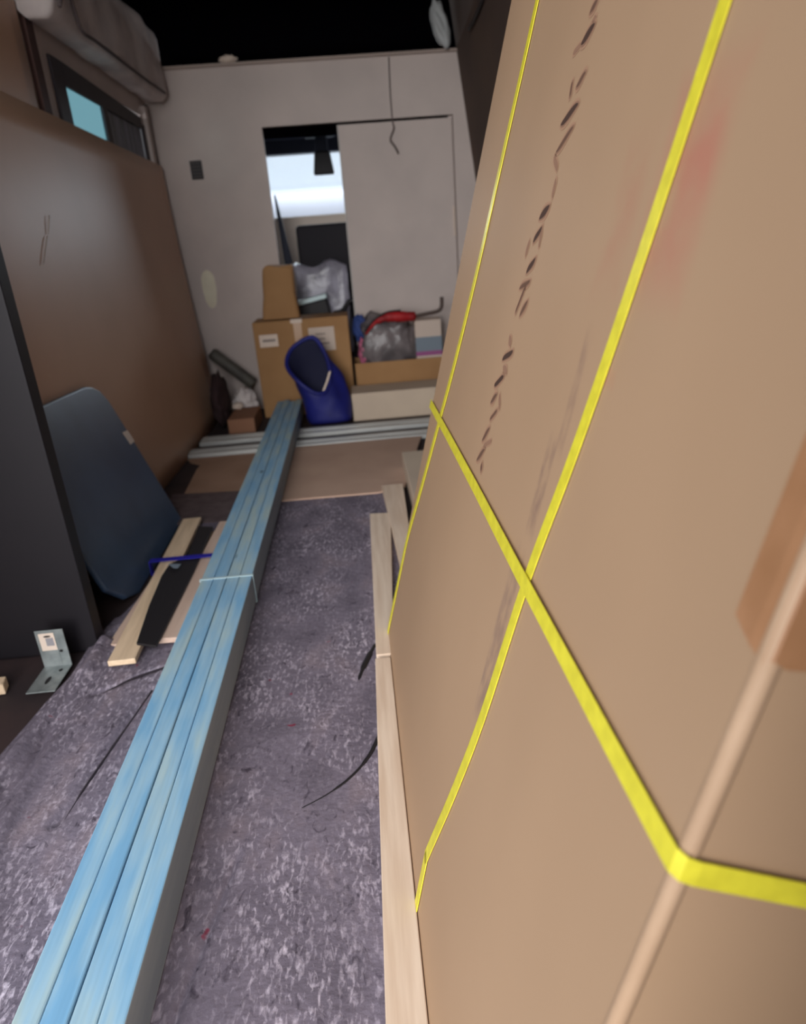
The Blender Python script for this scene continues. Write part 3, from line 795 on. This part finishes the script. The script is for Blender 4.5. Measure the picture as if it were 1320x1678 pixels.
tag(tg, 'small grey paper tag beside the blue band on the slats', 'tag')

# ------------------------------------------------------------------ cartons and bags in front of the bulkhead
def carton(name, x0, x1, y0, y1, z0, z1, m, label, flap=False, taper=0):
    r = empty(name, ((x0 + x1) / 2, (y0 + y1) / 2, z0)); tag(r, label, 'box')
    hx, hy, h = (x1 - x0) / 2, (y1 - y0) / 2, z1 - z0
    return r, hx, hy, h
c1, hx, hy, h = carton('carton', -.640, -.045, 4.47, 4.75, .004, .607, None, 'brown carton with white labels standing before the doorway')
bm = bmesh.new(); add_box(bm, -hx, hx, -hy, hy, 0, h)
link_mesh('body', bm, M['card_small'], c1, bevel=.006, seg=3)
for (x0, x1, z0, z1, m_) in ((-.265, -.150, .450, .525, M['paper']), (.045, .205, .40, .545, M['paper_grey'])):
    box('shipping_label', x0, x1, -hy - .002, -hy - .0002, z0, z1, m_, c1)
box('tape_strip', -.045, .005, -hy - .0016, -hy - .0002, .45, h - .002, mat('tape_clear', srgb(190, 150, 116), .3), c1)
box('tape_strip', -.060, .012, -hy - .0024, -hy + .06, h - .02, h + .0015, M['paper'], c1)['label'] = 'whitish torn tape on the top edge'
lab_ink = mat('label_ink', srgb(140, 124, 118), .7)
for (x0, x1, z0, z1) in ((.085, .15, .50, .508), (.095, .145, .47, .478), (.085, .17, .44, .450), (-.245, -.165, .482, .496)):
    box('label_line', x0, x1, -hy - .0026, -hy - .0021, z0, z1, lab_ink, c1)
# kraft paper bag on top
bm = bmesh.new(); rings = []
for j, (zz, wx, ox) in enumerate([(0, .118, .0), (.06, .112, .002), (.14, .100, .006), (.22, .098, .010), (.27, .097, .014), (.295, .095, .016), (.305, .080, .018)]):
    ring = []
    for i in range(20):
        a = 2 * math.pi * i / 20
        x = wx * (abs(math.cos(a)) ** .35) * (1 if math.cos(a) > 0 else -1) + ox + .004 * noise.noise(Vector((i, j * 2, 0)))
        y = .055 * (abs(math.sin(a)) ** .35) * (1 if math.sin(a) > 0 else -1)
        z = zz + (.014 * math.cos(a * 3) if j > 3 else 0)
        ring.append(bm.verts.new((x, y, z)))
    rings.append(ring)
for a, b in zip(rings, rings[1:]):
    for i in range(20): bm.faces.new((a[i], a[(i + 1) % 20], b[(i + 1) % 20], b[i]))
bm.faces.new(rings[0][::-1]); bm.faces.new(rings[-1])
tag(link_mesh('kraft_bag', bm, M['card_small'], loc=(-.46, 4.56, .615)), 'tall narrow brown kraft bag standing on the labelled carton', 'bag')
# open carton at the right
c2 = empty('open_carton', (.27, 4.60, .004)); tag(c2, 'low brown open carton at the right holding bags before the sliding door', 'box')
bm = bmesh.new(); t = .006
add_box(bm, -.30, .30, -.13, -.13 + t, 0, .30); add_box(bm, -.30, .30, .13 - t, .13, 0, .30)
add_box(bm, -.30, -.30 + t, -.13, .13, 0, .30); add_box(bm, .30 - t, .30, -.13, .13, 0, .30); add_box(bm, -.30, .30, -.13, .13, 0, t)
link_mesh('body', bm, M['card_small'], c2, bevel=.002)
c3 = box('pale_carton', -.065, .50, 4.16, 4.42, .004, .175, M['card_pale'], bevel=.006)
tag(c3, 'low pale carton right of the blue bag behind the metal channels', 'box')

def blob(name, c, r, m, label, cat, amp=.2, fr=2, parent=None, power=1.0, sub=4, seed=0):
    bm = bmesh.new(); bmesh.ops.create_icosphere(bm, subdivisions=sub, radius=1)
    for v in bm.verts:
        d = 1 + amp * noise.noise(v.co * fr + Vector((seed, 0, 0))) + amp * .4 * noise.noise(v.co * fr * 3 + Vector((seed, 7, 0)))
        q = [abs(k) ** power * (1 if k > 0 else -1) for k in v.co]
        v.co = Vector((c[0] + q[0] * r[0] * d, c[1] + q[1] * r[1] * d, c[2] + q[2] * r[2] * d))
    o = link_mesh(name, bm, m, parent, smooth=True)
    if label: tag(o, label, cat)
    return o
blob('stuffed_bag', (.20, 4.585, .385), (.175, .10, .185), M['greybag'], 'translucent grey bag of clothes stuffed in the open carton', 'bag', .30, 2.6, power=.75, seed=3)
blob('blue_cloth', (.03, 4.64, .50), (.05, .05, .085), M['bluecloth'], 'blue cloth poking up at the left of the stuffed grey bag', 'cloth', .3, 2, seed=5)
blob('pink_plastic_bag', (.035, 4.555, .365), (.030, .05, .085), M['pink'], 'pinkish plastic bag corner at the left of the open carton', 'bag', .3, 2, seed=9)
# red umbrella with hooked handle
um = empty('red_umbrella', (0, 0, 0)); tag(um, 'folded red umbrella with dark hooked handle lying over the grey bag', 'umbrella')
tube('canopy', [(.06, 4.50, .48), (.12, 4.49, .545), (.20, 4.485, .575), (.29, 4.49, .572), (.385, 4.50, .565)], [.008] * 4 + [.014] * 4 + [.022] * 4 + [.032] * 4 + [.034] * 4 + [.030] * 4 + [.012], M['red'], um)
tube('handle', [(.385, 4.50, .565), (.46, 4.50, .575), (.525, 4.50, .585), (.55, 4.50, .61), (.555, 4.50, .67)], .012, mat('umbrella_handle', srgb(74, 56, 48), .5), um)
tube('shaft', [(.055, 4.495, .50), (.12, 4.48, .565), (.20, 4.475, .605), (.29, 4.48, .610)], .006, M['blackmat'], um)
# printed box at the far right
pb = empty('printed_box', (.46, 4.60, .30)); tag(pb, 'white box with grey blue and magenta print standing in the open carton', 'box')
box('body', -.085, .085, -.08, .08, -.02, .235, M['paper_grey'], pb, bevel=.004)
box('printed_band', -.085, .085, -.0815, -.0802, .04, .13, M['greyblue'], pb)
box('printed_band', -.085, .085, -.0817, -.0802, .012, .04, M['magenta'], pb)

# blue tote bag, mouth open to the camera and left
bm = bmesh.new()
bot = [(-.335, 4.12), (-.30, 4.17), (-.20, 4.185), (-.10, 4.17), (-.075, 4.11), (-.11, 4.06), (-.21, 4.045), (-.31, 4.06)]
mid = [(-.36, 4.16, .22), (-.31, 4.24, .30), (-.19, 4.25, .28), (-.035, 4.21, .25), (-.045, 4.15, .20), (-.12, 4.06, .17), (-.22, 4.03, .15), (-.33, 4.05, .21)]
mou = [(-.425, 4.14, .385), (-.385, 4.21, .470), (-.26, 4.23, .520), (-.195, 4.19, .42), (-.175, 4.12, .31), (-.205, 4.06, .23), (-.27, 4.03, .225), (-.365, 4.04, .305)]
def ring_s(P3, sub=4):
    n = len(P3); out = []
    P = [Vector(p) for p in P3]
    for i in range(n):
        p0, p1, p2, p3 = P[(i - 1) % n], P[i], P[(i + 1) % n], P[(i + 2) % n]
        for s in range(sub):
            t = s / sub
            out.append(0.5 * ((2 * p1) + (p2 - p0) * t + (2 * p0 - 5 * p1 + 4 * p2 - p3) * t * t + (3 * p1 - p0 - 3 * p2 + p3) * t ** 3))
    return out
R0 = ring_s([(x, y, .035) for x, y in bot]); R1 = ring_s(mid); R2 = ring_s(mou)
K = len(R0); layers = []
for q in range(13):
    v = q / 12
    row = []
    for i in range(K):
        a, b, c = R0[i], R1[i], R2[i]
        p = a * (1 - v) ** 2 + b * 2 * v * (1 - v) + c * v * v
        p = p + Vector((noise.noise(p * 14), noise.noise(p * 14 + Vector((5, 0, 0))), 0)) * .010 * (v > .05)
        row.append(bm.verts.new(p))
    layers.append(row)
for a, b in zip(layers, layers[1:]):
    for i in range(K): bm.faces.new((a[i], a[(i + 1) % K], b[(i + 1) % K], b[i]))
bm.faces.new(layers[0][::-1])
bag = empty('blue_tote_bag', (0, 0, 0)); tag(bag, 'open navy blue tote bag slumped at the far end of the blue timber', 'bag')
o = link_mesh('bag_body', bm, M['bag'], bag, smooth=True)
md = o.modifiers.new('t', 'SOLIDIFY'); md.thickness = .006; md.offset = -1; md.material_offset = 1
o.data.materials.append(mat('bag_mouth_shade', srgb(10, 12, 48), .8))  # darker navy inside paints the shade in the bag mouth
md.material_offset_rim = 0
rim = [tuple(v) for v in R2] + [tuple(R2[0]), ]
bm = bmesh.new(); add_tube(bm, rim, .013, 8, cap=False); link_mesh('rolled_rim', bm, M['bag'], bag, smooth=True)
ribbon('white_piping', [(-.175, 4.09, .335), (-.195, 4.065, .285), (-.222, 4.04, .235)], [(1, 0, .3)] * 3, .014, .003, [(0, -1, 0)] * 3, M['paper'], bag)

# ------------------------------------------------------------------ clutter in the far left corner
bm = bmesh.new(); add_tube(bm, [(-.958, 4.67, .425), (-.944, 4.67, .410), (-.725, 4.68, .204), (-.715, 4.68, .195)], [.030, .040, .040, .036], 16)
tag(link_mesh('rolled_tube', bm, M['grey'], smooth=True), 'grey rolled tube leaning in the far left corner before the bulkhead', 'tube')
blob('dark_cloth_bag', (-.885, 4.36, .165), (.05, .16, .17), M['darkbag'], 'dark brown cloth bag slumped against the far end of the hardboard', 'bag', .25, 2, seed=11)
blob('crumpled_plastic', (-.76, 4.52, .105), (.07, .05, .09), M['pad'], 'crumpled greyish plastic under the leaning rolled tube', 'plastic', .5, 3, seed=13)
blob('paper_scrap', (-.79, 4.38, .118), (.035, .03, .022), M['paper'], 'small white paper scrap on the flat carton in the left corner', 'paper', .4, 3, seed=15, sub=3)
fc = box('flat_carton', -.815, -.655, 4.10, 4.43, .004, .095, mat('flat_kraft', srgb(150, 106, 80), .8), bevel=.005)
tag(fc, 'small flat brown carton lying left of the labelled carton', 'box')
